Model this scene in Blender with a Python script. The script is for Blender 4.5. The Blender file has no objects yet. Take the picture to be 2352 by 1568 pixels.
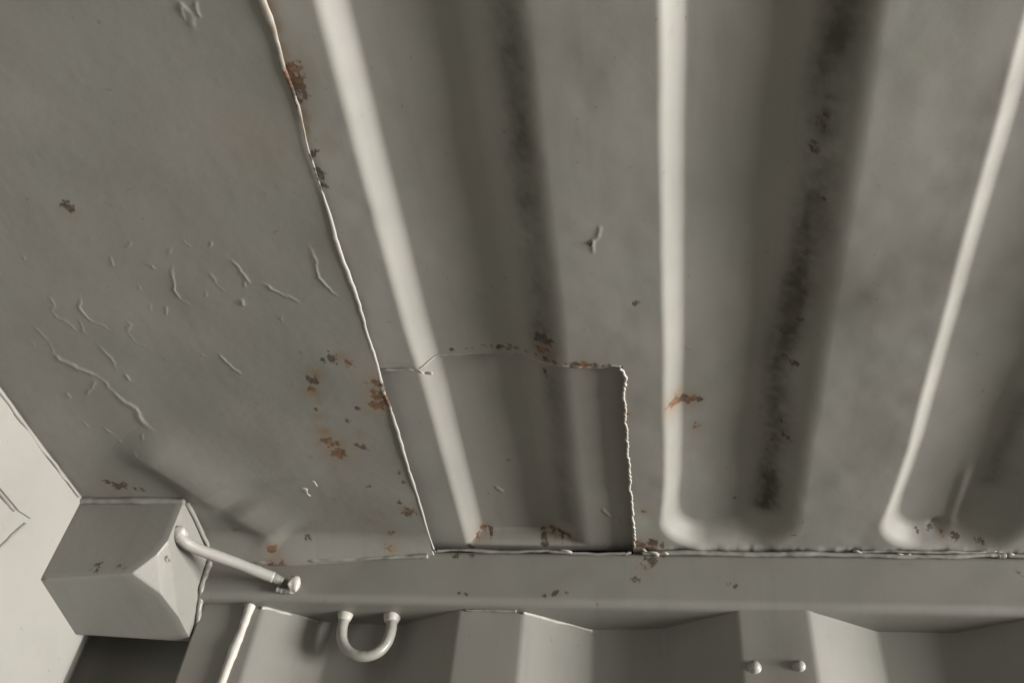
import bpy, bmesh, math, random
import numpy as np
from mathutils import Matrix, Vector

# ------------------------------------------------------------------ camera, world, light, exposure
S = bpy.context.scene
COL = S.collection
cam_d = bpy.data.cameras.new('camera')
cam = bpy.data.objects.new('camera', cam_d)
COL.objects.link(cam)
# rows: image right, image down, view direction, in world axes (x along the rail, y towards the side wall, z up)
RC = ((0.988678, 0.120654, 0.089208), (-0.022868, 0.708729, -0.70511), (-0.148299, 0.695087, 0.703464))
CAM_LOC = (-0.01029, -0.83752, -0.53799)
rx, dn, fw = (Vector(r).normalized() for r in RC)
cam.matrix_world = Matrix(((rx.x, -dn.x, -fw.x, CAM_LOC[0]), (rx.y, -dn.y, -fw.y, CAM_LOC[1]),
                           (rx.z, -dn.z, -fw.z, CAM_LOC[2]), (0, 0, 0, 1)))
cam_d.sensor_fit = 'HORIZONTAL'
cam_d.sensor_width = 36.0
cam_d.lens = 36.0 * 2140.27 / 2352.0
cam_d.clip_start = 0.02
cam_d.clip_end = 100
S.camera = cam

w = bpy.data.worlds.new('World')
S.world = w
w.use_nodes = True
w.node_tree.nodes['Background'].inputs[0].default_value = (0.8, 0.85, 0.9, 1)
w.node_tree.nodes['Background'].inputs[1].default_value = 0.0

L = 5.30                       # the open doors, metres along the container
ld = bpy.data.lights.new('doorway_daylight', 'AREA')
ld.shape = 'RECTANGLE'
ld.size = 1.7
ld.size_y = 1.9
ld.energy = 1070
ld.color = (1.0, 0.975, 0.93)
lo = bpy.data.objects.new('doorway_daylight', ld)
COL.objects.link(lo)
lo.location = (L - 0.02, -1.08, -0.92)
lo.rotation_euler = (0, math.radians(90), 0)      # shines along -x, into the container

S.view_settings.view_transform = 'Standard'
S.view_settings.look = 'None'
S.view_settings.exposure = 0.0
S.view_settings.gamma = 1.0
S.cycles.max_bounces = 12
S.cycles.diffuse_bounces = 8

# ------------------------------------------------------------------ measured marks (metres)
WRINKLES = [
    ([(-0.362, -0.427), (-0.359, -0.419)], 0.9, 1.2),
    ([(-0.341, -0.424), (-0.344, -0.418)], 0.7, 1.2),
    ([(-0.333, -0.407), (-0.328, -0.399), (-0.326, -0.387), (-0.323, -0.381)], 1.3, 1.5),
    ([(-0.327, -0.386), (-0.331, -0.377)], 0.8, 1.5),
    ([(-0.336, -0.366), (-0.339, -0.358)], 1.2, 2.2),
    ([(-0.353, -0.394), (-0.352, -0.382)], 0.9, 1.2),
    ([(-0.382, -0.401), (-0.39, -0.378), (-0.388, -0.366)], 1.0, 1.3),
    ([(-0.312, -0.38), (-0.308, -0.373), (-0.296, -0.365), (-0.289, -0.357)], 1.1, 1.5),
    ([(-0.266, -0.417), (-0.265, -0.402), (-0.267, -0.384), (-0.262, -0.374), (-0.255, -0.365)], 1.2, 1.4),
    ([(-0.501, -0.374), (-0.502, -0.364)], 0.8, 1.2),
    ([(-0.508, -0.359), (-0.507, -0.35), (-0.499, -0.344), (-0.497, -0.334)], 1.0, 1.4),
    ([(-0.476, -0.372), (-0.481, -0.356), (-0.478, -0.347), (-0.475, -0.343)], 1.0, 1.4),
    ([(-0.486, -0.348), (-0.492, -0.332), (-0.49, -0.33)], 0.7, 1.5),
    ([(-0.534, -0.342), (-0.532, -0.33), (-0.529, -0.323)], 0.8, 1.3),
    ([(-0.445, -0.346), (-0.444, -0.341), (-0.451, -0.332)], 0.9, 1.5),
    ([(-0.533, -0.307), (-0.528, -0.297), (-0.513, -0.284), (-0.502, -0.275)], 1.6, 2.4),
    ([(-0.51, -0.273), (-0.517, -0.261), (-0.529, -0.251)], 0.8, 1.8),
    ([(-0.486, -0.319), (-0.481, -0.301), (-0.483, -0.283)], 0.7, 1.8),
    ([(-0.477, -0.28), (-0.476, -0.27)], 0.9, 1.8),
    ([(-0.499, -0.258), (-0.493, -0.243), (-0.486, -0.233), (-0.487, -0.216), (-0.482, -0.202)], 2.0, 3.0),
    ([(-0.545, -0.256), (-0.547, -0.247)], 0.6, 1.5),
    ([(-0.549, -0.216), (-0.546, -0.207)], 0.6, 1.2),
    ([(-0.531, -0.207), (-0.525, -0.197)], 0.6, 1.2),
    ([(-0.522, -0.189), (-0.523, -0.184)], 0.5, 1.5),
    ([(-0.493, -0.199), (-0.497, -0.189)], 0.8, 1.5),
    ([(-0.512, -0.176), (-0.513, -0.165)], 0.8, 1.8),
    ([(-0.396, -0.302), (-0.391, -0.299)], 0.5, 1.3),
    ([(-0.379, -0.302), (-0.378, -0.294), (-0.372, -0.282), (-0.367, -0.276)], 1.1, 1.6),
    ([(-0.405, -0.429), (-0.412, -0.422)], 0.5, 1.5),
    ([(-0.429, -0.414), (-0.432, -0.405)], 0.6, 1.3),
    ([(-0.377, -0.42), (-0.38, -0.412)], 0.6, 1.3),
    ([(-0.399, -0.404), (-0.399, -0.4)], 0.8, 1.3),
    ([(-0.503, -0.418), (-0.504, -0.412)], 0.6, 1.2),
    ([(-0.405, -0.359), (-0.408, -0.35)], 0.7, 1.3),
    ([(-0.31, -0.344), (-0.311, -0.338)], 0.7, 1.3),
    ([(-0.418, -0.382), (-0.42, -0.377)], 0.5, 1.5),
    ([(-0.363, -0.375), (-0.365, -0.368)], 0.4, 1.5),
    ([(-0.417, -0.362), (-0.419, -0.355)], 0.4, 1.5),
    ([(-0.544, -0.321), (-0.548, -0.318)], 0.4, 1.5),
    ([(-0.295, -0.61), (-0.29, -0.603), (-0.291, -0.593)], 2.0, 2.6),
    ([(-0.284, -0.61), (-0.286, -0.598)], 1.6, 2.2),
    ([(-0.294, -0.607), (-0.296, -0.599)], 1.2, 1.8),
    ([(-0.502, -0.275), (-0.499, -0.258)], 0.7, 2.0),
    ([(-0.451, -0.332), (-0.448, -0.318), (-0.438, -0.312)], 0.4, 1.2),
    ([(-0.502, -0.364), (-0.508, -0.359)], 0.6, 1.2),
    ([(-0.352, -0.382), (-0.349, -0.374)], 0.4, 1.0),
    ([(-0.388, -0.366), (-0.384, -0.359)], 0.5, 1.2),
    ([(-0.475, -0.343), (-0.466, -0.335)], 0.5, 1.2),
    ([(-0.529, -0.323), (-0.533, -0.307)], 0.5, 1.2),
    ([(-0.323, -0.381), (-0.312, -0.38)], 0.5, 1.2),
]
ROOF_GRIME = [([(0.108, -0.594), (0.107, -0.578), (0.103, -0.522), (0.106, -0.42), (0.099, -0.315), (0.094, -0.274), (0.096, -0.182), (0.097, -0.06)], 0.0125, 1.0), ([(-0.093, -0.61), (-0.096, -0.487), (-0.101, -0.305), (-0.1, -0.282)], 0.012, 0.7), ([(0.299, -0.208), (0.296, -0.099)], 0.012, 0.4)]
PATCH_GRIME = [([(-0.097, -0.265), (-0.101, -0.038)], 0.009, 0.45)]
HEADER_MARKS = [
    (-0.4420, -0.4630, 0.0050, 'd', 0.80),
    (-0.2800, -0.2950, 0.0070, 'd', 0.80),
    (-0.2880, -0.2930, 0.0040, 'd', 0.60),
    (-0.2660, -0.2890, 0.0050, 'r', 0.60),
    (-0.3040, -0.2680, 0.0060, 'd', 0.70),
    (-0.3090, -0.2570, 0.0050, 'r', 0.50),
    (-0.3080, -0.2390, 0.0050, 't', 0.60),
    (-0.3130, -0.2280, 0.0030, 'd', 0.60),
    (-0.2730, -0.2290, 0.0032, 'd', 1.00),
    (-0.3120, -0.1810, 0.0090, 'r', 0.65),
    (-0.3080, -0.1650, 0.0090, 'r', 0.80),
    (-0.3210, -0.1800, 0.0050, 't', 0.60),
    (-0.2820, -0.1740, 0.0050, 'd', 0.70),
    (-0.2870, -0.1770, 0.0030, 'd', 0.60),
    (-0.2870, -0.2120, 0.0040, 'd', 0.40),
    (-0.2900, -0.1130, 0.0030, 'd', 0.50),
    (-0.3060, -0.0530, 0.0040, 't', 0.40),
    (-0.2850, -0.0330, 0.0050, 'd', 0.50),
    (-0.2870, -0.0130, 0.0080, 't', 0.80),
    (-0.2910, -0.0140, 0.0050, 'r', 0.50),
    (-0.2640, -0.0870, 0.0040, 'd', 0.70),
    (-0.2580, -0.0710, 0.0080, 'd', 0.80),
    (-0.2530, -0.0720, 0.0050, 'r', 0.60),
    (-0.4190, -0.0150, 0.0050, 'r', 0.90),
    (-0.4190, 0.0020, 0.0080, 'r', 1.00),
    (-0.4100, -0.0010, 0.0060, 'r', 0.70),
    (-0.3760, -0.0260, 0.0040, 'd', 0.70),
    (-0.5670, -0.1190, 0.0050, 'd', 0.80),
    (-0.5600, -0.1140, 0.0060, 'd', 0.85),
    (-0.5520, -0.1140, 0.0050, 'd', 0.80),
    (-0.5400, -0.1090, 0.0040, 'd', 0.65),
    (-0.5330, -0.1080, 0.0040, 'd', 0.50),
    (-0.2460, -0.2640, 0.0090, 'r', 0.70),
    (-0.2460, -0.2470, 0.0110, 'r', 0.90),
    (-0.2540, -0.2350, 0.0070, 'r', 0.70),
    (-0.2560, -0.1340, 0.0040, 'd', 0.50),
    (-0.2530, -0.1200, 0.0030, 'd', 0.50),
    (-0.2930, -0.0980, 0.0050, 't', 0.30),
    (-0.4490, 0.0290, 0.0040, 'd', 0.60),
    (-0.3830, 0.0100, 0.0030, 'd', 0.40),
    (-0.2760, -0.5050, 0.0300, 't', 0.25),
    (-0.2850, -0.5160, 0.0250, 't', 0.20),
    (-0.3060, -0.3030, 0.0040, 'd', 0.30),
    (-0.2990, -0.2760, 0.0080, 't', 0.98),
    (-0.3090, -0.2510, 0.0090, 't', 0.98),
    (-0.3120, -0.2190, 0.0080, 't', 0.70),
    (-0.3140, -0.1970, 0.0100, 't', 0.98),
    (-0.2990, -0.1810, 0.0080, 't', 0.70),
    (-0.2790, -0.1930, 0.0070, 't', 0.56),
    (-0.2660, -0.2240, 0.0060, 't', 0.49),
    (-0.2560, -0.2640, 0.0070, 't', 0.63),
    (-0.2700, -0.2960, 0.0090, 't', 0.70),
    (-0.2410, -0.2690, 0.0070, 't', 0.50),
    (-0.2640, -0.0760, 0.0100, 't', 0.50),
    (-0.4160, -0.0110, 0.0140, 't', 0.60),
    (-0.5580, -0.1170, 0.0120, 't', 0.40),
    (-0.4430, -0.4580, 0.0080, 't', 0.35),
    (-0.2970, -0.0610, 0.0160, 't', 0.30),
    (-0.2820, -0.0330, 0.0140, 't', 0.30),
    (-0.4570, -0.0390, 0.0060, 'd', 0.30),
]
ROOF_MARKS = [
    (-0.2420, -0.6020, 0.0090, 't', 0.80),
    (-0.2410, -0.5890, 0.0080, 't', 0.80),
    (-0.2410, -0.5730, 0.0080, 't', 0.70),
    (-0.2410, -0.5620, 0.0060, 't', 0.70),
    (-0.2390, -0.5560, 0.0080, 'r', 0.70),
    (-0.2410, -0.5450, 0.0090, 'd', 0.90),
    (-0.2450, -0.5370, 0.0070, 'r', 0.80),
    (-0.2410, -0.5240, 0.0080, 't', 0.90),
    (-0.2420, -0.5130, 0.0060, 't', 0.70),
    (-0.2430, -0.4940, 0.0050, 'd', 0.80),
    (-0.2420, -0.4790, 0.0050, 'd', 0.70),
    (-0.2420, -0.4680, 0.0040, 'd', 0.80),
    (-0.2330, -0.5020, 0.0100, 't', 0.35),
    (-0.2400, -0.2580, 0.0060, 'd', 0.80),
    (-0.2410, -0.2410, 0.0080, 'r', 0.80),
    (-0.2470, -0.2260, 0.0060, 'r', 0.60),
    (-0.2400, -0.5890, 0.0060, 't', 0.60),
    (-0.2390, -0.5680, 0.0060, 't', 0.60),
    (0.0110, -0.2270, 0.0060, 't', 0.80),
    (0.0090, -0.2190, 0.0070, 'r', 0.90),
    (0.0160, -0.2160, 0.0070, 'd', 0.90),
    (0.0230, -0.2140, 0.0060, 'r', 0.80),
    (0.0290, -0.2120, 0.0040, 'd', 0.70),
    (0.0270, -0.1760, 0.0040, 'r', 0.60),
    (-0.0990, -0.3020, 0.0080, 'd', 0.80),
    (-0.0990, -0.2910, 0.0060, 'r', 0.60),
    (-0.0670, -0.2760, 0.0050, 'r', 0.70),
    (-0.0740, -0.2760, 0.0050, 'd', 0.70),
    (-0.0580, -0.2750, 0.0050, 'd', 0.60),
    (-0.0460, -0.2740, 0.0040, 'd', 0.50),
    (-0.0220, -0.3450, 0.0030, 'd', 0.60),
    (-0.0540, -0.4050, 0.0030, 'd', 0.60),
    (0.1070, -0.3470, 0.0060, 'r', 0.25),
    (-0.0210, -0.0670, 0.0040, 'r', 0.60),
    (-0.0270, -0.0090, 0.0070, 'r', 0.70),
    (-0.0140, -0.0130, 0.0080, 'd', 0.80),
    (-0.0160, -0.0030, 0.0070, 'r', 0.70),
    (-0.0050, -0.0090, 0.0050, 'd', 0.60),
    (-0.0330, -0.2140, 0.0040, 'r', 0.40),
    (0.0670, -0.0640, 0.0030, 'd', 0.40),
    (0.1230, -0.0270, 0.0040, 'd', 0.40),
    (0.2670, -0.0180, 0.0030, 'r', 0.40),
    (0.2780, -0.0160, 0.0050, 'd', 0.70),
    (0.2570, -0.0210, 0.0040, 'd', 0.60),
    (0.2430, -0.0190, 0.0040, 'd', 0.50),
    (0.3000, -0.0160, 0.0050, 'd', 0.60),
    (0.1040, -0.4970, 0.0031, 'd', 0.45),
    (0.0970, -0.3210, 0.0020, 'd', 0.51),
    (0.1010, -0.3160, 0.0030, 'r', 0.30),
    (0.1020, -0.4890, 0.0050, 'd', 0.42),
    (0.1000, -0.1900, 0.0039, 'd', 0.34),
    (0.1050, -0.3150, 0.0036, 'd', 0.49),
    (0.0960, -0.2950, 0.0043, 'd', 0.45),
    (0.1000, -0.2900, 0.0030, 'r', 0.30),
    (0.1000, -0.4730, 0.0046, 'd', 0.42),
    (0.1050, -0.2660, 0.0041, 'd', 0.53),
    (0.1080, -0.4330, 0.0033, 'd', 0.53),
    (0.0950, -0.1600, 0.0024, 'd', 0.35),
    (0.0990, -0.1530, 0.0030, 'r', 0.30),
    (0.0980, -0.0930, 0.0039, 'd', 0.38),
    (0.1030, -0.3820, 0.0031, 'd', 0.45),
    (0.1070, -0.3420, 0.0040, 'd', 0.53),
    (0.1060, -0.1760, 0.0040, 'd', 0.34),
    (0.1100, -0.1700, 0.0030, 'r', 0.30),
    (0.1050, -0.1730, 0.0047, 'd', 0.44),
    (0.0980, -0.2700, 0.0045, 'd', 0.44),
    (0.1330, -0.3710, 0.0280, 'g', 0.25),
    (0.1530, -0.3620, 0.0280, 'g', 0.25),
    (0.1690, -0.3550, 0.0280, 'g', 0.25),
    (0.1840, -0.3560, 0.0280, 'g', 0.25),
    (0.2020, -0.3600, 0.0280, 'g', 0.25),
    (0.1500, -0.3410, 0.0280, 'g', 0.25),
    (0.1780, -0.3390, 0.0280, 'g', 0.25),
    (0.1930, -0.3770, 0.0280, 'g', 0.25),
    (0.1980, -0.4750, 0.0180, 'g', 0.25),
    (0.2010, -0.5000, 0.0180, 'g', 0.25),
    (0.2050, -0.5150, 0.0180, 'g', 0.25),
    (0.1980, -0.4450, 0.0180, 'g', 0.25),
    (0.2460, -0.3370, 0.0200, 'g', 0.18),
    (0.2500, -0.3580, 0.0200, 'g', 0.18),
    (0.2330, -0.3240, 0.0200, 'g', 0.18),
    (-0.1810, -0.2800, 0.0021, 'd', 0.64),
    (-0.1690, -0.2810, 0.0022, 'd', 0.62),
    (-0.1630, -0.2820, 0.0023, 'd', 0.42),
    (-0.1530, -0.2830, 0.0037, 'd', 0.32),
    (-0.1460, -0.2830, 0.0021, 'd', 0.59),
    (-0.1390, -0.2820, 0.0038, 'd', 0.69),
    (-0.1300, -0.2820, 0.0040, 'd', 0.42),
    (-0.1240, -0.2820, 0.0032, 'd', 0.31),
    (-0.1150, -0.2810, 0.0028, 'd', 0.54),
    (-0.1070, -0.2810, 0.0021, 'd', 0.65),
    (-0.0990, -0.2800, 0.0039, 'd', 0.66),
    (-0.0900, -0.2790, 0.0029, 'd', 0.51),
    (-0.0810, -0.2780, 0.0032, 'd', 0.52),
    (-0.0730, -0.2770, 0.0039, 'd', 0.50),
    (-0.0660, -0.2770, 0.0034, 'd', 0.40),
    (-0.0590, -0.2760, 0.0040, 'd', 0.51),
    (-0.0500, -0.2750, 0.0020, 'd', 0.47),
    (-0.0420, -0.2740, 0.0020, 'd', 0.55),
]
PATCH_MARKS = [
    (-0.1990, -0.0020, 0.0040, 'r', 0.70),
    (-0.1930, -0.0070, 0.0045, 'r', 0.90),
    (-0.1860, -0.0050, 0.0040, 'd', 0.80),
    (-0.2070, 0.0050, 0.0050, 'd', 0.60),
    (-0.1270, 0.0000, 0.0050, 'd', 0.60),
    (-0.1180, -0.0060, 0.0050, 'r', 0.80),
    (-0.1090, -0.0060, 0.0050, 'd', 0.80),
    (-0.1010, -0.0070, 0.0040, 'r', 0.60),
    (-0.1020, -0.2830, 0.0060, 'd', 0.70),
    (-0.1030, -0.2540, 0.0050, 'd', 0.50),
    (-0.1790, -0.0640, 0.0030, 'd', 0.30),
    (-0.1520, -0.1190, 0.0030, 'd', 0.30),
]
RAIL_MARKS = [
    (-0.2110, -0.0540, 0.0030, 'd', 0.60),
    (-0.2040, -0.0550, 0.0030, 'd', 0.50),
    (-0.1230, -0.0550, 0.0030, 'd', 0.70),
    (-0.1120, -0.0520, 0.0040, 'd', 0.80),
    (-0.1010, -0.0520, 0.0030, 'd', 0.50),
    (-0.0710, -0.0620, 0.0020, 'd', 0.50),
    (-0.0330, -0.0360, 0.0050, 'd', 0.50),
    (-0.0160, -0.0120, 0.0080, 'd', 0.70),
    (-0.0230, -0.0200, 0.0060, 'r', 0.40),
    (-0.0050, -0.0050, 0.0050, 'r', 0.50),
    (0.0660, -0.0410, 0.0030, 'd', 0.60),
    (0.0600, -0.0380, 0.0030, 'd', 0.40),
    (0.3320, -0.0210, 0.0050, 'd', 0.60),
    (-0.2190, -0.0100, 0.0050, 'd', 0.60),
    (-0.2030, -0.0080, 0.0050, 'd', 0.50),
    (-0.2650, -0.0720, 0.0040, 'd', 0.40),
    (-0.3440, -0.0680, 0.0030, 'd', 0.40),
]
FITTING_MARKS = [
    (-0.5620, -0.0840, 0.0050, 'd', 0.80),
    (-0.5550, -0.0830, 0.0040, 'd', 0.80),
    (-0.5350, -0.0830, 0.0040, 'd', 0.80),
    (-0.5290, -0.0830, 0.0030, 'd', 0.60),
    (-0.6100, -0.0950, 0.0050, 'd', 0.70),
    (-0.4960, -0.0650, 0.0025, 'd', 0.60),
]
SEAM = [
    (-0.2400, -0.6180, 3.6),
    (-0.2410, -0.6050, 3.8),
    (-0.2400, -0.5930, 4.0),
    (-0.2400, -0.5790, 2.8),
    (-0.2410, -0.5640, 2.6),
    (-0.2400, -0.5470, 2.2),
    (-0.2400, -0.5290, 1.6),
    (-0.2420, -0.5050, 1.1),
    (-0.2420, -0.4850, 1.0),
    (-0.2420, -0.4630, 1.3),
    (-0.2420, -0.4410, 2.0),
    (-0.2430, -0.4150, 2.6),
    (-0.2420, -0.3860, 2.8),
    (-0.2410, -0.3590, 2.4),
    (-0.2420, -0.3250, 2.2),
    (-0.2420, -0.2910, 2.2),
    (-0.2440, -0.2560, 2.6),
    (-0.2430, -0.2300, 2.4),
    (-0.2430, -0.1900, 2.7),
    (-0.2440, -0.1580, 2.3),
    (-0.2440, -0.1240, 2.6),
    (-0.2440, -0.0880, 2.2),
    (-0.2450, -0.0460, 2.0),
    (-0.2450, -0.0100, 2.0),
    (-0.2440, 0.0120, 3.0),
]
PATCH_EDGE = [
    (-0.0370, -0.2720),
    (-0.0330, -0.2660),
    (-0.0330, -0.2540),
    (-0.0350, -0.2410),
    (-0.0340, -0.2260),
    (-0.0350, -0.2090),
    (-0.0340, -0.1850),
    (-0.0350, -0.1600),
    (-0.0330, -0.1380),
    (-0.0340, -0.1140),
    (-0.0330, -0.0860),
    (-0.0330, -0.0570),
    (-0.0320, -0.0300),
    (-0.0330, -0.0040),
]
DENT_RIB = [(0.274, -0.033), (0.273, -0.083), (0.272, -0.129)]
DENT = (0.2610, -0.0240)


# ------------------------------------------------------------------ helpers
rng = np.random.default_rng(7)


def vnoise(x, y, seed=0):
    """smooth value noise, -1..1"""
    xi = np.floor(x).astype(np.int64); yi = np.floor(y).astype(np.int64)
    fx = x - xi; fy = y - yi
    fx = fx * fx * (3 - 2 * fx); fy = fy * fy * (3 - 2 * fy)

    def h(a, b):
        n = (a * 374761393 + b * 668265263 + seed * 982451653) & 0x7fffffff
        n = ((n ^ (n >> 13)) * 1274126177) & 0x7fffffff
        return ((n ^ (n >> 16)) & 0xffff) / 32767.5 - 1
    return (h(xi, yi) * (1 - fx) + h(xi + 1, yi) * fx) * (1 - fy) + (h(xi, yi + 1) * (1 - fx) + h(xi + 1, yi + 1) * fx) * fy


def fbm(x, y, seed=0, n=3):
    s = 0; a = 1.0
    for i in range(n):
        s = s + a * vnoise(x * 2 ** i, y * 2 ** i, seed + i * 17); a *= .5
    return s


def sstep(a, b, x):
    t = np.clip((x - a) / (b - a), 0, 1)
    return t * t * (3 - 2 * t)


def seg_dist(x, y, pts):
    """distance to a polyline, and how far along it (0..1)"""
    d = np.full(x.shape, 9.0); q = np.zeros(x.shape)
    n = len(pts) - 1
    for i in range(n):
        ax, ay = pts[i]; bx, by = pts[i + 1]
        L2 = (bx - ax) ** 2 + (by - ay) ** 2 + 1e-12
        t = np.clip(((x - ax) * (bx - ax) + (y - ay) * (by - ay)) / L2, 0, 1)
        e = np.hypot(x - ax - t * (bx - ax), y - ay - t * (by - ay))
        m = e < d
        d = np.where(m, e, d); q = np.where(m, (i + t) / n, q)
    return d, q


def marks(a, b, table, bands=()):
    """rust / grime / tan-stain masks at surface coordinates (a, b)"""
    out = np.zeros(a.shape + (4,))
    wob = fbm(a * 260, b * 260, 5, 3) * .45
    for (p, q, r, k, s) in table:
        R = 2.2 * r
        m = (np.abs(a - p) < R) & (np.abs(b - q) < R)
        if not m.any():
            continue
        d = np.hypot(a[m] - p, b[m] - q) / r
        soft = k in 'tg'
        v = s * np.exp(-d * d * 1.2) if soft else s * sstep(1.25, .35, d + wob[m] * (.6 if r < .004 else 1.1))
        c = {'r': 0, 'd': 1, 't': 2, 'g': 3}[k]
        o = out[..., c]
        o[m] = np.maximum(o[m], v)
        if k == 'r':                                     # rust bleeds a tan halo into the paint round it
            o2 = out[..., 2]
            R2 = 4.5 * r
            m = (np.abs(a - p) < R2) & (np.abs(b - q) < R2)
            dd = np.hypot(a[m] - p, (b[m] - q) * .8) / (1.9 * r)
            o2[m] = np.maximum(o2[m], .75 * s * np.exp(-dd * dd * (1 + .5 * wob[m])))
    for pts, wd, s in bands:
        d, q = seg_dist(a, b, pts)
        m = d < wd * 3
        n = .84 + .34 * fbm(a[m] * 55, b[m] * 22, 71, 3) + .15 * fbm(a[m] * 240, b[m] * 190, 75, 3)
        v = s * np.exp(-(d[m] / wd) ** 2) * np.clip(n, .3, 1.4)
        o = out[..., 3]
        o[m] = np.maximum(o[m], np.clip(v, 0, 1))
    return out


def link(name, me, parent=None, mat=None):
    o = bpy.data.objects.new(name, me)
    COL.objects.link(o)
    if mat:
        me.materials.append(mat)
    if 'wear' not in me.color_attributes:
        at = me.color_attributes.new('wear', 'FLOAT_COLOR', 'POINT')
        at.data.foreach_set('color', np.zeros(len(me.vertices) * 4, dtype=np.float32))
    if parent:
        o.parent = parent
    return o


def mesh_obj(name, verts, faces, parent=None, mat=None, smooth=True, col=None):
    me = bpy.data.meshes.new(name)
    verts = np.asarray(verts, dtype=np.float32)
    faces = np.asarray(faces, dtype=np.int32)
    me.vertices.add(len(verts)); me.vertices.foreach_set('co', verts.ravel())
    k = faces.shape[1]
    me.loops.add(faces.size); me.loops.foreach_set('vertex_index', faces.ravel())
    me.polygons.add(len(faces))
    me.polygons.foreach_set('loop_start', np.arange(0, faces.size, k, dtype=np.int32))
    me.polygons.foreach_set('use_smooth', np.full(len(faces), smooth))
    me.update(calc_edges=True)
    me.validate()
    if col is not None:
        at = me.color_attributes.new('wear', 'FLOAT_COLOR', 'POINT')
        at.data.foreach_set('color', np.ascontiguousarray(col, dtype=np.float32).reshape(-1))
    return link(name, me, parent, mat)


def bm_obj(name, bm, parent=None, mat=None, smooth=True, sharp=None):
    me = bpy.data.meshes.new(name)
    bmesh.ops.recalc_face_normals(bm, faces=bm.faces)
    bm.to_mesh(me); bm.free()
    for p in me.polygons:
        p.use_smooth = smooth
    if sharp:
        me.set_sharp_from_angle(angle=math.radians(sharp))
    return link(name, me, parent, mat)


def grid_faces(nu, nv, keep=None):
    i, j = np.meshgrid(np.arange(nu - 1), np.arange(nv - 1), indexing='ij')
    a = i * nv + j
    f = np.stack([a, a + 1, a + nv + 1, a + nv], -1)     # normal of z = f(x, y) sheets points down, into the room
    f = f.reshape(-1, 4)
    return f if keep is None else f[keep.reshape(-1)]


def catmull(pts, n):
    P = np.array(pts, float)
    P = np.vstack([2 * P[0] - P[1], P, 2 * P[-1] - P[-2]])
    out = []
    for i in range(1, len(P) - 2):
        for t in np.linspace(0, 1, n, endpoint=False):
            a, b, c, d = P[i - 1:i + 3]
            out.append(.5 * (2 * b + (c - a) * t + (2 * a - 5 * b + 4 * c - d) * t * t + (3 * b - a - 3 * c + d) * t ** 3))
    out.append(P[-2])
    return np.array(out)


def tube(path, rad, k=14, lump=0, seed=1, squash=None):
    """sweep a ring along a path (points N x 3, radius per point); returns verts, faces"""
    path = np.asarray(path, float); N = len(path)
    rad = np.broadcast_to(np.asarray(rad, float), (N,)).copy()
    T = np.gradient(path, axis=0); T /= np.linalg.norm(T, axis=1)[:, None] + 1e-12
    up = np.array([0, 0, 1.0]) if abs(T[0][2]) < .9 else np.array([0, 1.0, 0])
    n0 = np.cross(up, T[0]); n0 /= np.linalg.norm(n0)
    V = []
    for i in range(N):
        n0 = n0 - T[i] * (n0 @ T[i]); n0 /= np.linalg.norm(n0)
        b = np.cross(T[i], n0)
        th = np.linspace(0, 2 * math.pi, k, endpoint=False)
        rr = rad[i] * (1 + (lump * fbm(np.full(k, i * .31), 1.2 * np.cos(th) + 3 * np.sin(th), seed, 2) if lump else 0))
        ring = path[i] + (np.cos(th) * rr)[:, None] * n0 + (np.sin(th) * rr)[:, None] * b
        V.append(ring)
    V = np.vstack(V)
    F = []
    for i in range(N - 1):
        for j in range(k):
            F.append((i * k + j, i * k + (j + 1) % k, (i + 1) * k + (j + 1) % k, (i + 1) * k + j))
    V = np.vstack([V, path[0], path[-1]])
    c0, c1 = len(V) - 2, len(V) - 1
    for j in range(k):
        F.append((c0, (j + 1) % k, j, j)); F.append((c1, (N - 1) * k + j, (N - 1) * k + (j + 1) % k, (N - 1) * k + (j + 1) % k))
    return V, F


def tube_obj(name, path, rad, parent, mat, k=14, lump=0, seed=1, flat=None, col=None):
    V, F = tube(path, rad, k, lump, seed)
    if flat is not None:
        V[:, 2] = flat + (V[:, 2] - flat) * .55
    bm = bmesh.new()
    vs = [bm.verts.new(v) for v in V]
    for f in F:
        f = list(dict.fromkeys(f))
        bm.faces.new([vs[i] for i in f])
    me = bpy.data.meshes.new(name)
    bmesh.ops.recalc_face_normals(bm, faces=bm.faces)
    bm.to_mesh(me); bm.free()
    for p in me.polygons:
        p.use_smooth = True
    if col is not None:
        at = me.color_attributes.new('wear', 'FLOAT_COLOR', 'POINT')
        c = marks(V[:, 0], V[:, 1], col)
        at.data.foreach_set('color', c.astype(np.float32).reshape(-1))
    return link(name, me, parent, mat)


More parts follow.
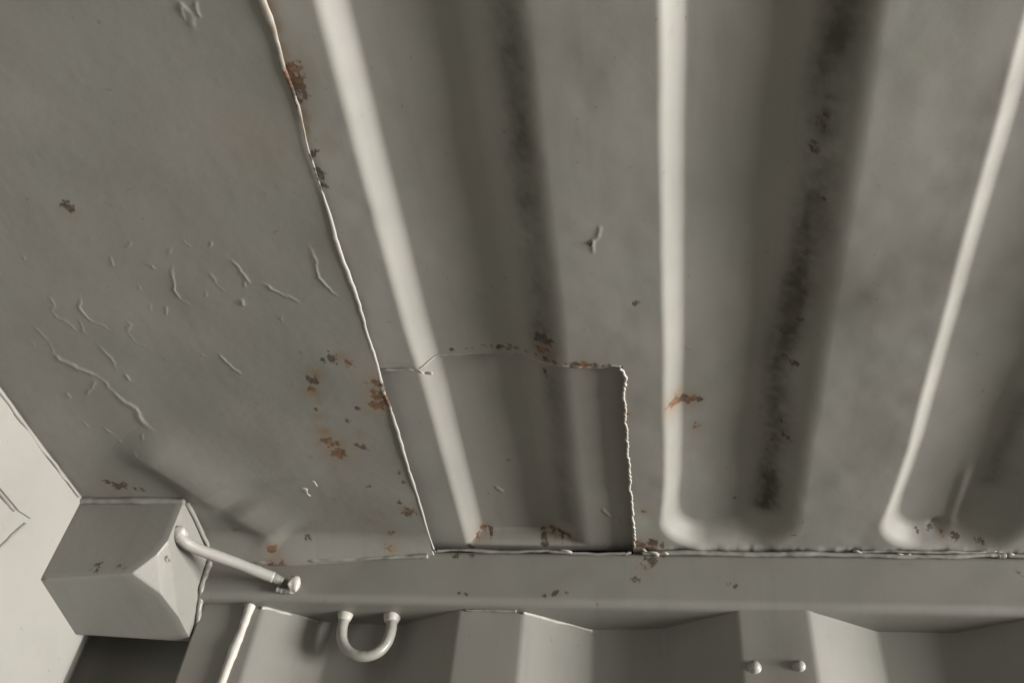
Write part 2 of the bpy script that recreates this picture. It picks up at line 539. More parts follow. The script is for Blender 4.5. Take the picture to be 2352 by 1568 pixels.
# ------------------------------------------------------------------ materials
def paint(name, base, rough=.5, mottled=.10, relief=.12, grime=0.0, pale=None):
    m = bpy.data.materials.new(name); m.use_nodes = True
    nt = m.node_tree; N = nt.nodes; K = nt.links
    bs = N['Principled BSDF']
    geo = N.new('ShaderNodeNewGeometry')
    at = N.new('ShaderNodeAttribute'); at.attribute_name = 'wear'
    sep = N.new('ShaderNodeSeparateColor'); K.new(at.outputs['Color'], sep.inputs[0])

    def noise(scale, detail=4, r=.55):
        n = N.new('ShaderNodeTexNoise'); n.inputs['Scale'].default_value = scale
        n.inputs['Detail'].default_value = detail; n.inputs['Roughness'].default_value = r
        K.new(geo.outputs['Position'], n.inputs['Vector'])
        return n.outputs['Fac']

    def ramp(src, a, b, lo=0.0, hi=1.0):
        n = N.new('ShaderNodeMapRange'); n.interpolation_type = 'SMOOTHSTEP'
        n.inputs[1].default_value = a; n.inputs[2].default_value = b
        n.inputs[3].default_value = lo; n.inputs[4].default_value = hi
        K.new(src, n.inputs[0]); return n.outputs[0]

    def math_(op, a, b):
        n = N.new('ShaderNodeMath'); n.operation = op
        for i, v in enumerate((a, b)):
            if isinstance(v, (int, float)):
                n.inputs[i].default_value = v
            else:
                K.new(v, n.inputs[i])
        return n.outputs[0]

    def mix(fac, a, b):
        n = N.new('ShaderNodeMix'); n.data_type = 'RGBA'
        if isinstance(fac, (int, float)):
            n.inputs[0].default_value = fac
        else:
            K.new(fac, n.inputs[0])
        for i, v in ((6, a), (7, b)):
            if isinstance(v, tuple):
                n.inputs[i].default_value = v + (1,)
            else:
                K.new(v, n.inputs[i])
        return n.outputs[2]

    fine = noise(420, 3, .6)
    mid = noise(38, 5, .6)
    big = noise(5.5, 4, .5)
    dark = tuple(c * (1 - mottled) * f for c, f in zip(base, (1.0, .995, .98)))
    lite = tuple(min(1, c * (1 + mottled)) * f for c, f in zip(base, (1.0, .99, .985)))
    c = mix(ramp(big, .34, .68), dark, lite)
    c = mix(ramp(mid, .5, .75, 0, .18), c, tuple(x * .86 for x in base))
    hue = ramp(noise(9, 3, .55), .36, .64)
    c = mix(.06, c, mix(hue, (.30, .235, .215), (.215, .235, .185)))
    c = mix(ramp(noise(900, 2, .6), .3, .7, 0, .10), c, tuple(x * .6 for x in base))
    mp = N.new('ShaderNodeMapping'); mp.inputs['Scale'].default_value = (55, 5, 5)
    K.new(geo.outputs['Position'], mp.inputs[0])
    st = N.new('ShaderNodeTexNoise'); st.inputs['Scale'].default_value = 1.0; st.inputs['Detail'].default_value = 5
    st.inputs['Roughness'].default_value = .65
    K.new(mp.outputs[0], st.inputs['Vector'])
    c = mix(ramp(st.outputs['Fac'], .52, .76, 0, .22), c, tuple(x * .62 for x in base))
    c = mix(ramp(noise(24, 7, .75), .60, .74, 0, .30), c, (base[0] * .66, base[1] * .62, base[2] * .52))
    # pin-prick specks
    c = mix(ramp(noise(150, 2, .5), .70, .78, 0, .45), c, (.10, .085, .065))
    if grime:
        c = mix(ramp(noise(14, 6, .65), .5, .72, 0, grime), c, (.13, .11, .085))
    # stains: soft tan, grey smudge, then grime and rust with broken edges
    c = mix(math_('MULTIPLY', sep.outputs[2], .8), c, (.15, .105, .062))
    c = mix(math_('MULTIPLY', at.outputs['Alpha'], ramp(noise(30, 5, .65), .3, .65, .75, 1.0)), c, (.028, .023, .015))
    brk = ramp(noise(240, 5, .7), .3, .7, -.35, .35)
    dk = ramp(math_('ADD', sep.outputs[1], brk), .18, .62, 0, .92)
    dk = math_('MULTIPLY', dk, ramp(sep.outputs[1], .02, .12))
    c = mix(dk, c, mix(ramp(noise(300, 3), .35, .65), (.030, .023, .017), (.068, .046, .030)))
    rs = ramp(math_('ADD', sep.outputs[0], brk), .2, .6, 0, .95)
    rs = math_('MULTIPLY', rs, ramp(sep.outputs[0], .02, .12))
    c = mix(rs, c, mix(ramp(noise(260, 4, .7), .36, .66), (.050, .029, .018), (.145, .074, .036)))
    K.new(c, bs.inputs['Base Color'])
    K.new(math_('ADD', ramp(mid, .3, .7, rough - .06, rough + .08), math_('MULTIPLY', math_('MAXIMUM', rs, dk), .35)), bs.inputs['Roughness'])
    bs.inputs['Specular IOR Level'].default_value = .4
    h = math_('ADD', math_('MULTIPLY', fine, .45), math_('MULTIPLY', noise(70, 3, .5), 1.0))
    h = math_('ADD', h, math_('MULTIPLY', math_('MAXIMUM', rs, dk), -.7))
    bp = N.new('ShaderNodeBump'); bp.inputs['Strength'].default_value = relief
    bp.inputs['Distance'].default_value = .0008
    K.new(h, bp.inputs['Height']); K.new(bp.outputs[0], bs.inputs['Normal'])
    return m


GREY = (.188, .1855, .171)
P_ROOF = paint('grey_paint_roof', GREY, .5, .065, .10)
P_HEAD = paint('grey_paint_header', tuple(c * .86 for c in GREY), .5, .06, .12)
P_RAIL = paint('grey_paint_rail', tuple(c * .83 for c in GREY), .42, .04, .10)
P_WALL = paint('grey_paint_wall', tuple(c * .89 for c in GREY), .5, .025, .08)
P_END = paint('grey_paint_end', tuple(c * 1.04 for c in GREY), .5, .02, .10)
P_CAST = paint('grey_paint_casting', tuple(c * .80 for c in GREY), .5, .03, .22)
P_WELD = paint('pale_weld_paint', (.33, .32, .297), .5, .08, .25)
P_FLAKE = paint('pale_flaking_paint', (.34, .33, .305), .6, .08, .2)
P_BAR = paint('grey_paint_bar', (.23, .225, .212), .42, .05, .15)


def wood():
    m = bpy.data.materials.new('floor_plywood'); m.use_nodes = True
    nt = m.node_tree; N = nt.nodes; bs = N['Principled BSDF']
    tc = N.new('ShaderNodeNewGeometry'); mp = N.new('ShaderNodeMapping')
    mp.inputs['Scale'].default_value = (3, 60, 3)
    n = N.new('ShaderNodeTexNoise'); n.inputs['Scale'].default_value = 1.5; n.inputs['Detail'].default_value = 6
    r = N.new('ShaderNodeValToRGB')
    r.color_ramp.elements[0].color = (.028, .021, .015, 1); r.color_ramp.elements[1].color = (.055, .041, .029, 1)
    nt.links.new(tc.outputs['Position'], mp.inputs[0]); nt.links.new(mp.outputs[0], n.inputs['Vector'])
    nt.links.new(n.outputs['Fac'], r.inputs[0]); nt.links.new(r.outputs[0], bs.inputs['Base Color'])
    bs.inputs['Roughness'].default_value = .6
    return m


# ------------------------------------------------------------------ the container
X0 = -0.61            # inner face of the front end
H = 2.39
WID = 2.35
box = bpy.data.objects.new('shipping_container', None); COL.objects.link(box)
box.location = (0, 0, 0)
box['label'] = 'grey painted steel shipping container seen from inside, looking up at its rusty roof corner'
box['category'] = 'shipping container'

# --- roof sheet: corrugated across, every crest stamped out round before it meets the rail
PITCH, DEP = .209, .0148
RUN, RUN2 = .0132, .022
CREST = .1165
PX0, PX1, PY = -.2465, -.0345, -.2745     # the patch let into the roof


def crest_height(X, Y, cut_patch=False):
    """how far the sheet rises above its low flats (all crests)"""
    Z = np.zeros(X.shape)
    for k in range(-1, 56):
        a = k * PITCH; b = a + CREST
        m = (X > a - .035) & (X < b + .05)
        if not m.any():
            continue
        x = X[m]; y = Y[m]
        cx = (a + b) / 2; hw = CREST / 2
        if cut_patch:
            e = hw - np.abs(x - cx)                       # straight through to the rail
            rt = sstep(cx - .035, cx + .035, x)
            run = RUN + (RUN2 - RUN) * rt
        else:
            yend = -.0055
            rc = .047
            fl = .0045 * sstep(-.13, -.02, y) * (x < cx)
            wb = .0007 * fbm(y * 14 + k * 7.3, y * 0 + k, 141, 3) * (np.abs(x - cx) / hw)
            qx = np.abs(x - cx) - (hw - rc) - fl + wb; qy = (y - yend) + rc
            e = -(np.hypot(np.maximum(qx, 0), np.maximum(qy, 0)) + np.minimum(np.maximum(qx, qy), 0) - rc)
            rt = sstep(cx - .035, cx + .035, x)
            run = RUN + (RUN2 - RUN) * rt + (.005 - .002 * rt) * sstep(-.085, -.01, y)
            # the stamped end: small dimple in the middle
        t = np.clip(e / run, -.9, 1.9)
        s = sum(np.clip(t + dl * (.24 + .40 * rt), 0, 1) for dl in np.linspace(-1, 1, 13)) / 13                    # the far foot of each crest runs out in a wide radius
        if cut_patch:
            s = np.minimum(s, sstep(.0015, -.0035, y))     # closed off with a short steep end
        Z[m] = DEP * s + .0042 * s * (1 - np.clip((x - cx) / hw, -1, 1) ** 2)    # the crest is slightly arched
    return Z


def wrinkle_z(X, Y):
    Z = np.zeros(X.shape)
    for pts, h, wd in WRINKLES:
        xs = [p[0] for p in pts]; ys = [p[1] for p in pts]
        m = (X > min(xs) - .012) & (X < max(xs) + .012) & (Y > min(ys) - .012) & (Y < max(ys) + .012)
        if not m.any():
            continue
        x = X[m]; y = Y[m]
        wx = x + .0012 * fbm(x * 160, y * 160, 31, 2); wy = y + .0012 * fbm(x * 160, y * 160, 47, 2)
        d, q = seg_dist(wx, wy, pts)
        d2, _ = seg_dist(wx - .0004, wy, pts)
        left = np.clip((d2 - d) / .0004, -1, 1) * .5 + .5        # 1 on the far side from the doors: the blister's gentler slope
        tap = np.clip(np.minimum(q, 1 - q) * 4 + .15, 0, 1) * (.75 + .35 * fbm(x * 90, y * 90, 53, 2))
        s = wd * 1e-3 * (.55 + .75 * left)
        Z[m] -= h * .62e-3 * tap * np.exp(-(d / s) ** 2)
    return Z


def axis(*segs):
    out = []
    for a, b, n in segs:
        out.append(np.linspace(a, b, n, endpoint=False))
    out.append([segs[-1][1]])
    return np.concatenate(out)


xs = axis((-.262, -.0345, 200), (-.0345, .45, 430), (.45, .70, 60), (.70, L, 900))
ys = axis((-WID, -1.0, 4), (-1.0, -.66, 30), (-.66, -.2745, 260), (-.2745, -.06, 130), (-.06, .012, 70))
X, Y = np.meshgrid(xs, ys, indexing='ij')
Z = crest_height(X, Y)
near = sstep(.9, .6, X)
Z += near * (.0013 * fbm(X * 9, Y * 9, 3, 2) + .00035 * fbm(X * 32, Y * 26, 12, 2) + .00003 * fbm(X * 120, Y * 120, 8, 2))
# dented pocket at the end of the right-hand crest
Z += .0045 * np.exp(-(((X - DENT[0]) / .0075) ** 2 + ((Y - DENT[1]) / .0065) ** 2))
d, q = seg_dist(X, Y, DENT_RIB)
Z -= .0022 * np.exp(-(d / .0055) ** 2) * sstep(1.05, .6, q)
# ragged lift of the sheet edge along the rail
Z += np.where(Y > -.012, .0012 * fbm(X * 60, Y * 0, 77, 3) * sstep(-.012, 0, Y), 0)
# crack in the paint
for pts in ([(-.0455, -.419), (-.0475, -.411), (-.0515, -.407)], [(-.0515, -.407), (-.0535, -.404)], [(-.0515, -.407), (-.052, -.398)]):
    d, q = seg_dist(X, Y, pts)
    Z -= .0007 * np.exp(-(d / .0010) ** 2)
cx_ = (X[:-1, :-1] + X[1:, 1:]) / 2; cy_ = (Y[:-1, :-1] + Y[1:, 1:]) / 2
hole = (cx_ > PX0 - 1) & (cx_ < PX1) & (cy_ > PY)
V = np.stack([X, Y, Z], -1).reshape(-1, 3)
roof = mesh_obj('roof_sheet', V, grid_faces(len(xs), len(ys), ~hole), box, P_ROOF, True, marks(X, Y, ROOF_MARKS, ROOF_GRIME))
roof['label'] = 'corrugated grey roof sheet with grime along its valleys'

# --- repair patch: lies 6 mm above the roof's underside, so the cut edge of the roof shades it
xs = axis((-.262, -.018, 230)); ys = axis((-.30, .012, 200))
X, Y = np.meshgrid(xs, ys, indexing='ij')
Z = crest_height(X, Y, True) + .0055 + .0006 * fbm(X * 14, Y * 14, 13, 2)
Z -= .0045 * sstep(-.272, -.283, Y)                     # rises to the roof along its far edge
Z = np.maximum(Z, crest_height(X, Y, True) + .0012)
for pts in ([(-.062, -.062), (-.056, -.052)], [(-.048, -.05), (-.046, -.042)], [(-.17, -.075), (-.165, -.068)]):
    d, q = seg_dist(X, Y, pts)
    Z -= .0011 * np.exp(-(d / .0013) ** 2)
patch = mesh_obj('repair_patch', np.stack([X, Y, Z], -1).reshape(-1, 3), grid_faces(len(xs), len(ys)), roof, P_ROOF, True, marks(X, Y, PATCH_MARKS, PATCH_GRIME))
patch['label'] = 'rectangular patch let into the roof beside the rail, its right edge ragged'

# ragged cut edge of the roof round the patch
pe = catmull([(x, y, -.0006) for x, y in PATCH_EDGE], 14)
pe[:, 0] += .0008 * fbm(pe[:, 1] * 330, pe[:, 1] * 0, 21, 4)
tube_obj('cut_edge', pe, .0011 + .00025 * vnoise(pe[:, 1] * 420, pe[:, 1] * 0, 4), roof, P_FLAKE, 10, .10, 3, None, ROOF_MARKS)
tx = np.linspace(-.243, -.036, 120)
te = np.stack([tx, PY + .0012 * fbm(tx * 90, tx * 0, 25, 2), crest_height(tx, np.full(tx.shape, PY)) + .0002], 1)
tube_obj('cut_edge', te, .0011 + .0003 * vnoise(tx * 200, tx * 0, 9), roof, P_ROOF, 8, .2, 5, None, ROOF_MARKS)

# --- flat plate between the corrugated roof and the front end
xs = axis((X0 - .01, -.2475, 600)); ys = axis((-WID, -.9, 4), (-.9, -.64, 40), (-.64, .012, 1060))
X, Y = np.meshgrid(xs, ys, indexing='ij')
seam_y = np.array([p[1] for p in SEAM]); seam_x = np.array([p[0] for p in SEAM])
X = X0 - .01 + (X - X0 + .01) * (np.interp(Y, seam_y, seam_x) - X0 + .01) / (-.2475 - X0 + .01)      # its right edge follows the weld
Z = np.full(X.shape, -.0035) + .0010 * fbm(X * 11, Y * 11, 23, 2) + .00004 * fbm(X * 130, Y * 130, 9, 2)
Z += wrinkle_z(X, Y)
# two soft buckles towards the corner fitting, each steep on the side away from the doors
for pts, h, wl, wr in (([(-.525, -.185), (-.497, -.150), (-.474, -.112), (-.452, -.070)], .0068, .017, .045), ([(-.452, -.078), (-.432, -.048), (-.408, -.018)], .0044, .018, .038)):
    d, q = seg_dist(X, Y, pts)
    d2, _ = seg_dist(X - .001, Y, pts)
    left = sstep(-.7, .7, (d2 - d) / .001)
    sg = wr + (wl - wr) * left
    Z -= h * np.exp(-(d / sg) ** 2) * sstep(0, .35, q + .05) * sstep(1.02, .75, q)
Z -= sstep(-.035, .004, Y) * .018 * sstep(-.20, -.42, X) + sstep(-.03, .004, Y) * .004
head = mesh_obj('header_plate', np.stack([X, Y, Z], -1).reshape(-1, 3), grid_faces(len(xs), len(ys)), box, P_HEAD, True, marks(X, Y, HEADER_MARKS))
head['label'] = 'flat roof plate with wrinkled blistered paint and a ring of rust marks'

# lapped, welded edge between plate and roof
sm = catmull([(x, y, r) for x, y, r in SEAM], 7)
path = np.stack([sm[:, 0] + .0003 * fbm(sm[:, 1] * 180, sm[:, 1] * 0, 61, 3), sm[:, 1], np.full(len(sm), -.0035)], 1)
ext = np.array([[path[0, 0], -1.2, -.0035]])
rad = .70 * np.maximum(sm[:, 2] * 1e-3 * (.85 + .14 * fbm(sm[:, 1] * 70, sm[:, 1] * 0, 62, 2)), .0006)
sb = tube_obj('weld_bead', path, rad, head, P_WELD, 12, .06, 7, -.004, ROOF_MARKS)
sb['label'] = 'pale uneven weld running across the roof, rusty in places'


def bead(name, pts, r, parent, mat, lump=.3, seed=1, amp=.0008, n=10, table=None):
    p = catmull(pts, n)
    t = np.arange(len(p)) * .11
    p = p + np.stack([amp * fbm(t, t * 0, seed + 1, 2), amp * fbm(t, t * 0, seed + 2, 2), amp * fbm(t, t * 0, seed + 3, 2)], 1)
    return tube_obj(name, p, r * (1 + .22 * fbm(t * .6, t * 0, seed, 2)), parent, mat, 10, lump * .4, seed, None, table)


# --- flakes of paint that hang from the ceiling
def flake(px, py, pz, size, ang, parent, tilt=.5, mat=None, lab=None, el=1.6):
    bm = bmesh.new()
    rnd = random.Random(int(px * 9999) + int(py * 777))
    n = 9
    top = []; bot = []
    for i in range(n):
        a = 2 * math.pi * i / n
        r = size * rnd.uniform(.55, 1.1)
        u, v = r * el * math.cos(a), r * .7 * math.sin(a)
        x = u * math.cos(ang) - v * math.sin(ang); y = u * math.sin(ang) + v * math.cos(ang)
        z = -tilt * (u * .6 + size * .9) * rnd.uniform(.7, 1.2)
        top.append(bm.verts.new((px + x, py + y, pz + z)))
        bot.append(bm.verts.new((px + x * .96, py + y * .96, pz + z - .0006)))
    c0 = bm.verts.new((px, py, pz - tilt * size * .6)); c1 = bm.verts.new((px, py, pz - tilt * size * .6 - .0012))
    for i in range(n):
        j = (i + 1) % n
        bm.faces.new((top[i], top[j], c0)); bm.faces.new((bot[j], bot[i], c1)); bm.faces.new((top[j], top[i], bot[i], bot[j]))
    o = bm_obj('paint_flake', bm, parent, mat or P_FLAKE, True)
    if lab:
        o['label'] = lab
    return o


flake(-.352, -.124, -.0125, .0075, -.35, head, .75, None, 'white flake of paint hanging from the flat plate')
flake(-.341, -.128, -.008, .0026, .5, head, .8)
flake(-.208, -.277, -.001, .0036, .2, roof, .6)
flake(-.199, -.274, -.002, .0030, -.4, roof, .7)

# --- top rail: square tube with rounded corners
RX0 = -.4945


def round_rect(y0, y1, z0, z1, r, n=7):
    pts = []
    for (cy, cz, a0) in ((y0 + r, z1 - r, 90), (y0 + r, z0 + r, 180), (y1 - r, z0 + r, 270), (y1 - r, z1 - r, 0)):
        for i in range(n):
            a = math.radians(a0 + 90 * i / (n - 1))
            pts.append((cy + r * math.cos(a), cz + r * math.sin(a)))
    return pts


prof = np.array(round_rect(0, .062, -.0645, -.0015, .0085))
# extra rows on the front face so that marks can sit on it
rows = []
for i in range(len(prof)):
    a = prof[i]; b = prof[(i + 1) % len(prof)]
    rows.append(a)
    ln = np.hypot(*(b - a))
    if ln > .02:
        for t in np.linspace(0, 1, int(ln / .0012))[1:-1]:
            rows.append(a + (b - a) * t)
prof = np.array(rows)
xs = axis((RX0, .45, 700), (.45, L, 60))
n = len(prof)
X = np.repeat(xs[:, None], n, 1); Yp = np.repeat(prof[None, :, 0], len(xs), 0); Zp = np.repeat(prof[None, :, 1], len(xs), 0)
Yp = Yp + .0005 * fbm(X * 14, Zp * 20, 91, 2)
Zp = Zp + .0004 * fbm(X * 10, Yp * 20, 93, 2)
V = np.stack([X, Yp, Zp], -1).reshape(-1, 3)
i, j = np.meshgrid(np.arange(len(xs) - 1), np.arange(n), indexing='ij')
F = np.stack([i * n + j, i * n + (j + 1) % n, (i + 1) * n + (j + 1) % n, (i + 1) * n + j], -1).reshape(-1, 4)
mk = marks(X, Zp, RAIL_MARKS); mk[Yp > .02] = 0
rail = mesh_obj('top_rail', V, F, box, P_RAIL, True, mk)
rail['label'] = 'square tube rail between the roof and the side wall'

# welds and broken sealant along the rail's top edge
bead('weld_bead', [(-.478, -.003, -.0225), (-.44, -.003, -.0218), (-.40, -.003, -.0205), (-.35, -.003, -.0180), (-.30, -.002, -.0145), (-.25, -.002, -.0115)], .0019, rail, P_RAIL, .4, 11, .0007, 24, RAIL_MARKS and None)
bead('weld_bead', [(-.242, -.001, -.0055), (-.21, -.002, -.0045), (-.17, -.001, -.0055), (-.13, -.002, -.005), (-.10, -.001, -.0055), (-.05, -.001, -.006), (-.036, -.001, -.005)], .0016, rail, P_RAIL, .35, 15, .0006, 20)
bead('weld_bead', [(-.025, -.001, -.0050), (.03, -.002, -.0048), (.08, -.001, -.0052), (.13, -.002, -.0045), (.19, -.0015, -.005), (.23, -.002, -.0062), (.27, -.002, -.0060), (.31, -.002, -.0040), (.325, -.001, -.0036)], .0024, rail, P_RAIL, .2, 19, .0004, 30)
bead('weld_bead', [(.19, -.002, -.0012), (.22, -.004, -.0015), (.25, -.004, -.003), (.28, -.004, -.0022), (.31, -.003, -.0005), (.326, -.003, .0003)], .0013, rail, P_RAIL, .3, 23, .0006, 22)
bead('weld_bead', [(.325, -.001, -.004), (.6, -.001, -.004), (.9, -.001, -.004)], .0018, rail, P_RAIL, .35, 29, .0006, 60)
for (fx, fz, sz, an) in ((-.103, -.004, .0042, .1), (-.012, -.0055, .0046, .25), (-.002, -.005, .0035, -.1), (-.022, -.003, .003, 1.0), (.187, -.001, .0038, 0), (.228, -.004, .0030, .2), (.235, -.004, .0024, -.3), (.316, .0005, .0034, .1), (.330, -.002, .0026, -.2), (-.246, -.007, .0036, 1.2), (-.43, -.0185, .0026, .2)):
    flake(fx, -.003, fz, sz, an, rail, .35)

# --- corner fitting between front end, roof and rail
bm = bmesh.new()
A = [bm.verts.new(v) for v in (
    (X0 - .005, -.089, .0), (-.494, -.089, .0), (-.494, .030, .0), (X0 - .005, .004, .0),              # 0-3 top
    (X0 - .005, -.091, -.1000), (X0 - .005, -.003, -.1114),                                             # 4,5 lower left front, back
    (-.494, .024, -.1030),                                                                            # 6 lower right back
    (-.494, -.089, -.052), (-.494, -.018, -.0976), (-.517, -.0895, -.0905),                           # 7 chamfer: front edge, 8 lower edge, 9 its tip on the ridge
    (-.4995, -.0892, -.0675), (-.4995, -.054, -.0934), (-.494, .028, -.02), (X0 - .005, .002, -.02))]
q = A
for f in ((0, 1, 7, 10, 9, 4), (4, 9, 11, 8, 6, 5), (1, 2, 12, 6, 8, 7), (7, 8, 11, 10), (10, 11, 9), (0, 3, 2, 1), (5, 6, 12, 13), (2, 3, 13, 12), (0, 4, 5, 13, 3)):
    bm.faces.new([q[k] for k in f])
eds = [e for e in bm.edges if len(e.link_faces) == 2]
bmesh.ops.recalc_face_normals(bm, faces=bm.faces)
bmesh.ops.bevel(bm, geom=eds, offset=.0012, segments=2, affect='EDGES', profile=.6)
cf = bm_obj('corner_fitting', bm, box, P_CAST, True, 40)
cf['label'] = 'block shaped corner fitting with one brightly lit side face'
bm = bmesh.new(); bm.from_mesh(cf.data)
bmesh.ops.triangulate(bm, faces=bm.faces)
bmesh.ops.subdivide_edges(bm, edges=[e for e in bm.edges if e.calc_length() > .004], cuts=14, use_grid_fill=True)
bm.to_mesh(cf.data); bm.free()
co = np.array([v.co[:] for v in cf.data.vertices])
at = cf.data.color_attributes.get('wear') or cf.data.color_attributes.new('wear', 'FLOAT_COLOR', 'POINT')
cm = marks(co[:, 0], co[:, 2], FITTING_MARKS); cm[co[:, 1] > -.07] = 0
at.data.foreach_set('color', cm.astype(np.float32).reshape(-1))
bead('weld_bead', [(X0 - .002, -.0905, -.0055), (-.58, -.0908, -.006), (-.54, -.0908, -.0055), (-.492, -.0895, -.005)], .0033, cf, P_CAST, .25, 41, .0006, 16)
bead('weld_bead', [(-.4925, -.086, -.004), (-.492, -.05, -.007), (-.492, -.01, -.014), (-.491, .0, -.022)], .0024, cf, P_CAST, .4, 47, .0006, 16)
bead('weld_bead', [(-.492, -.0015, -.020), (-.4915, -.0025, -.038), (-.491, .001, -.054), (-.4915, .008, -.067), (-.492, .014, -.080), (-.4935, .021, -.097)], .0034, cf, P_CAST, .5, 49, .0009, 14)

# --- front end: header above, panel below, with the corner rounded off into the post
bm = bmesh.new()


def quad(bm, *pts):
    return bm.faces.new([bm.verts.new(p) for p in pts])


n = 40
yy = [-WID, -.30] + list(np.linspace(-.30, .004, 30)[1:])
r = .024
sec = [(X0, y) for y in yy]
for i in range(1, 9):                                    # rounded edge, then the deep slot beside the post
    a = math.radians(80 * i / 8)
    sec.append((X0 - r * (1 - math.cos(a)), (.004 + r * math.sin(a))))
sec += [(X0 - .035, .075), (-.493, .077), (-.493, .0165), (-.45, .0165)]
zz = list(np.linspace(.005, -.40, 60)) + [-1.0, -H]
vv = [[bm.verts.new((x, y, z)) for z in zz] for x, y in sec]
for a in range(len(vv) - 1):
    for b in range(len(zz) - 1):
        bm.faces.new((vv[a][b], vv[a + 1][b], vv[a + 1][b + 1], vv[a][b + 1]))
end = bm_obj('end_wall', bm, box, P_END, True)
end['label'] = 'brightly lit front end plate to the left of the corner fitting'
for p in end.data.polygons:
    pass
# the stepped edge of the header over it
bm = bmesh.new()
pl = [(-WID, .004), (-.089, .004), (-.096, -.030), (-.146, -.066), (-.165, -.0705), (-WID, -.0705)]
lo_ = [bm.verts.new((X0 - .002, y, z)) for y, z in pl]; hi_ = [bm.verts.new((X0 + .0022, y, z)) for y, z in pl]
bm.faces.new(hi_)
for i in range(len(pl)):
    j = (i + 1) % len(pl)
    bm.faces.new((lo_[i], lo_[j], hi_[j], hi_[i]))
hp = bm_obj('header_lip', bm, end, P_END, False)
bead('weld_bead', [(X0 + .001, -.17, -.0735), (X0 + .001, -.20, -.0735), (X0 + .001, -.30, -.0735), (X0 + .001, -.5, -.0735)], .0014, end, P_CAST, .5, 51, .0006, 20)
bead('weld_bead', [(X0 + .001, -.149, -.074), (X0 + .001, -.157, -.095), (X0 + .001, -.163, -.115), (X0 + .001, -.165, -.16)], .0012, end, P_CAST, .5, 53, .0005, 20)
bead('weld_bead', [(X0 + .003, -.62, -.006), (X0 + .003, -.45, -.006), (X0 + .003, -.30, -.006), (X0 + .003, -.20, -.007), (X0 + .003, -.10, -.006)], .0017, end, P_END, .5, 55, .0009, 40)

# --- side wall: vertical corrugations under the rail
PW = .278
IN, OUT = .0145, .0505
FL = -.212
pts = []
for k in range(-1, 43):
    s = FL + k * PW
    for (x, y) in ((s, IN), (s + .067, IN), (s + .135, OUT), (s + .207, OUT)):
        pts.append((x, y))


def rounded(pts, r=.0035, n=6):
    out = [pts[0]]
    for i in range(1, len(pts) - 1):
        p = Vector(pts[i]); a = Vector(pts[i - 1]); b = Vector(pts[i + 1])
        u = (a - p).normalized(); v = (b - p).normalized()
        s = p + u * r; e = p + v * r
        for t in range(n + 1):
            t /= n
            q = s * (1 - t) ** 2 + p * 2 * t * (1 - t) + e * t * t
            out.append((q.x, q.y))
    out.append(pts[-1])
    return out


pr = rounded(pts)
dense = []
for i in range(len(pr) - 1):
    (x0, y0), (x1, y1) = pr[i], pr[i + 1]
    m = 1 if x0 > .6 else max(1, int(math.hypot(x1 - x0, y1 - y0) / .006))
    for t in range(m):
        dense.append((x0 + (x1 - x0) * t / m, y0 + (y1 - y0) * t / m))
dense.append(pr[-1])
dense = np.array(dense)
zz = axis((-.058, -.34, 60), (-.34, -H, 3))
X = np.repeat(dense[:, :1], len(zz), 1); Y = np.repeat(dense[:, 1:], len(zz), 1); Z = np.repeat(zz[None], len(dense), 0)
Y = Y + .0009 * fbm(X * 12, Z * 9, 101, 2) * (Z > -.4) - .0105 * sstep(-.15, .15, X)
wall = mesh_obj('side_wall', np.stack([X, Y, Z], -1).reshape(-1, 3), grid_faces(len(dense), len(zz))[:, ::-1], box, P_WALL, True)
wall['label'] = 'corrugated side wall below the rail'
wb = bead('weld_bead', [(-.4365, .0125, -.066), (-.438, .0125, -.10), (-.4405, .0125, -.14), (-.442, .0125, -.20), (-.445, .0125, -.36)], .0047, wall, P_WELD, .12, 71, .0004, 26)
wb['label'] = 'pale upright weld rod at the left end of the side wall'
tube_obj('weld_bead', catmull([(x, IN - .001, -.0655) for x in np.linspace(-.205, -.152, 9)], 4), .0012, wall, P_WALL, 8, .3, 73)
tube_obj('weld_bead', catmull([(x, IN - .001, -.0655) for x in np.linspace(.075, .128, 9)], 4), .0012, wall, P_WALL, 8, .3, 74)
bead('weld_bead', [(-.425, .014, -.0665), (-.40, .028, -.0665), (-.37, .044, -.0665)], .0018, wall, P_WELD, .5, 75, .0006, 20)
bead('weld_bead', [(-.145, .0145, -.0665), (-.11, .033, -.0665), (-.078, .049, -.0665)], .0014, wall, P_WELD, .5, 77, .0005, 20)
bead('weld_bead', [(.133, .0145, -.0665), (.165, .032, -.0665), (.20, .049, -.0665)], .0014, wall, P_WELD, .5, 79, .0005, 20)

# two dome rivets on the flat
bm = bmesh.new()
ring0 = None
prof_r = [(.0072, 0), (.0070, -.0012), (.0052, -.0018), (.0050, -.0032), (.0040, -.0048), (.0022, -.0058)]
rings = []
for (rr, y) in prof_r:
    rings.append([bm.verts.new((rr * math.cos(2 * math.pi * i / 18), y, rr * math.sin(2 * math.pi * i / 18))) for i in range(18)])
tip = bm.verts.new((0, -.0061, 0))
for a, b in zip(rings, rings[1:]):
    for i in range(18):
        bm.faces.new((a[i], a[(i + 1) % 18], b[(i + 1) % 18], b[i]))
for i in range(18):
    bm.faces.new((rings[-1][i], rings[-1][(i + 1) % 18], tip))
rv = bm_obj('rivet', bm, wall, P_BAR, True)
rv.location = (.0775, IN - .0068, -.1215)
r2 = rv.copy(); COL.objects.link(r2); r2.parent = wall; r2.location = (.1180, IN - .0088, -.1205); r2.rotation_euler = (0, .5, 0)
rv['label'] = 'left one of two dome rivets on the wall'; r2['label'] = 'right one of two dome rivets on the wall'

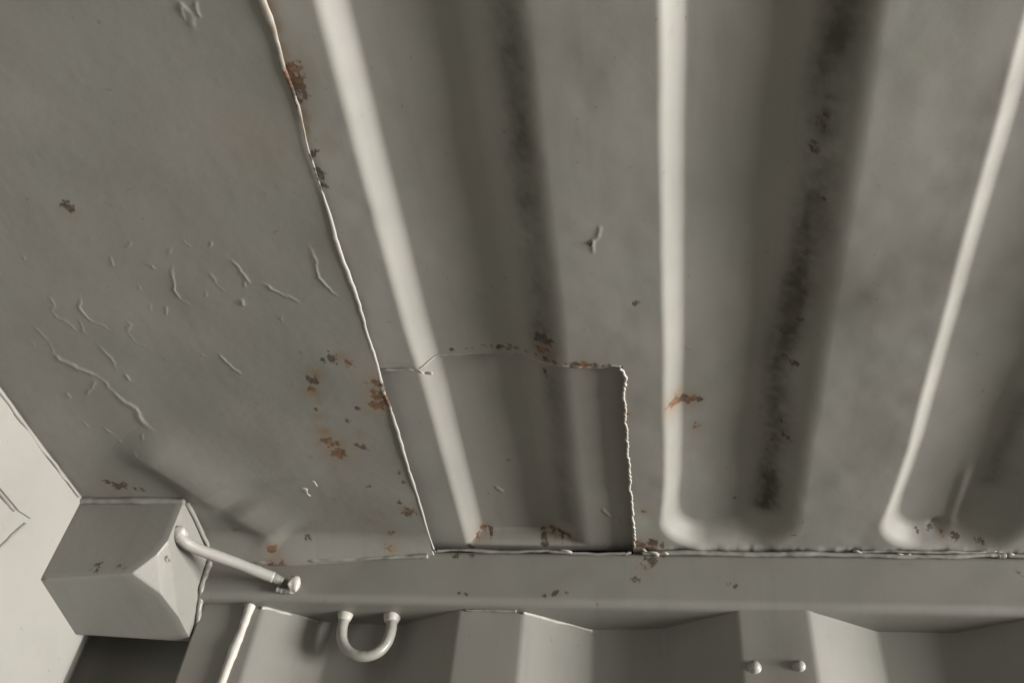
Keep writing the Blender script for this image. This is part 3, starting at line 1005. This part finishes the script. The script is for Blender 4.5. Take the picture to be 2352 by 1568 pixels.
# --- unseen far parts of the same container that light bounces off
bm = bmesh.new(); quad(bm, (X0, .06, -H), (L, .06, -H), (L, -WID, -H), (X0, -WID, -H))
bm_obj('floor', bm, box, wood(), False)
bm = bmesh.new()
for k in range(43):
    s = X0 + k * PW
    for (a, ya, b, yb) in ((0, 0, .07, 0), (.07, 0, .138, -.036), (.138, -.036, .21, -.036), (.21, -.036, .278, 0)):
        quad(bm, (s + a, -WID + ya, .02), (s + b, -WID + yb, .02), (s + b, -WID + yb, -H), (s + a, -WID + ya, -H))
bm_obj('side_wall', bm, box, P_WALL, False)

# ------------------------------------------------------------------ lashing gear fixed to the corner
ring_e = bpy.data.objects.new('lashing_ring', None); COL.objects.link(ring_e); ring_e.location = (-.311, .029, -.062)
ring_e['label'] = 'U shaped grey steel lashing ring hanging under the rail'; ring_e['category'] = 'lashing ring'
up = [(-.0258, .001, .002), (-.0262, .000, -.010), (-.0262, -.0012, -.022), (-.0225, -.0025, -.036), (-.0125, -.004, -.0475), (.001, -.0045, -.0510), (.0145, -.004, -.0470),
      (.0232, -.0025, -.036), (.0262, -.0012, -.022), (.0258, .000, -.010), (.0252, .001, .002)]
up = [(x + .0005 * 0 + .10 * (-z) * .6, y, z) for x, y, z in up]
pth = catmull(up, 9)
tube_obj('ring_bar', pth, .0057, ring_e, P_BAR, 16, .03, 81)
for sx in (-.0255, .0253):
    b_ = tube_obj('weld_collar', [(sx - .0005, .0005, .0022), (sx - .0003, 0, -.001), (sx, 0, -.005), (sx + .0003, -.0003, -.0095), (sx + .0005, -.0004, -.0115)], [.0066, .0083, .0082, .0068, .0052], ring_e, P_WELD, 14, .12, int(90 + sx * 1000))

bar_e = bpy.data.objects.new('lashing_bar', None); COL.objects.link(bar_e); bar_e.location = (-.494, -.078, -.038)
bar_e['label'] = 'bent pale steel bar welded slantwise from corner fitting to rail'; bar_e['category'] = 'lashing bar'
O = Vector(bar_e.location)


def rel(pts):
    return [tuple(Vector(p) - O) for p in pts]


pth = catmull(rel([(-.4955, -.0775, -.0345), (-.4930, -.0780, -.0375), (-.4875, -.0725, -.0420), (-.478, -.0620, -.0435), (-.462, -.0490, -.0437), (-.445, -.0365, -.0440), (-.425, -.0230, -.0455), (-.4085, -.0125, -.0468)]), 9)
rad = np.interp(np.linspace(0, 1, len(pth)), [0, .12, .3, 1], [.0064, .0064, .0060, .0058])
tube_obj('bar', pth, rad, bar_e, P_BAR, 16, .03, 83)
tube_obj('weld_collar', catmull(rel([(-.4945, -.0790, -.0330), (-.4925, -.0775, -.0365), (-.4905, -.0730, -.0400)]), 5), .0078, bar_e, P_BAR, 14, .2, 85)
tube_obj('bar_end', catmull(rel([(-.4085, -.0125, -.0468), (-.4045, -.0100, -.0475), (-.400, -.0070, -.0485)]), 4), [.0048] * 9, bar_e, P_RAIL, 14, .1, 87)
tube_obj('stop_nut', catmull(rel([(-.3925, -.0035, -.0500), (-.389, -.0040, -.0500), (-.3845, -.0045, -.0500), (-.381, -.0035, -.0500)]), 4), [.002, .004, .0062, .0078, .0085, .0087, .0086, .0085, .0082, .0076, .0066, .0048, .0026], bar_e, P_WELD, 14, .3, 89)
bead('weld_bead', rel([(-.405, -.004, -.0555), (-.398, -.003, -.0565), (-.389, -.003, -.0565)]), .0028, bar_e, P_RAIL, .4, 93, .0005, 10)
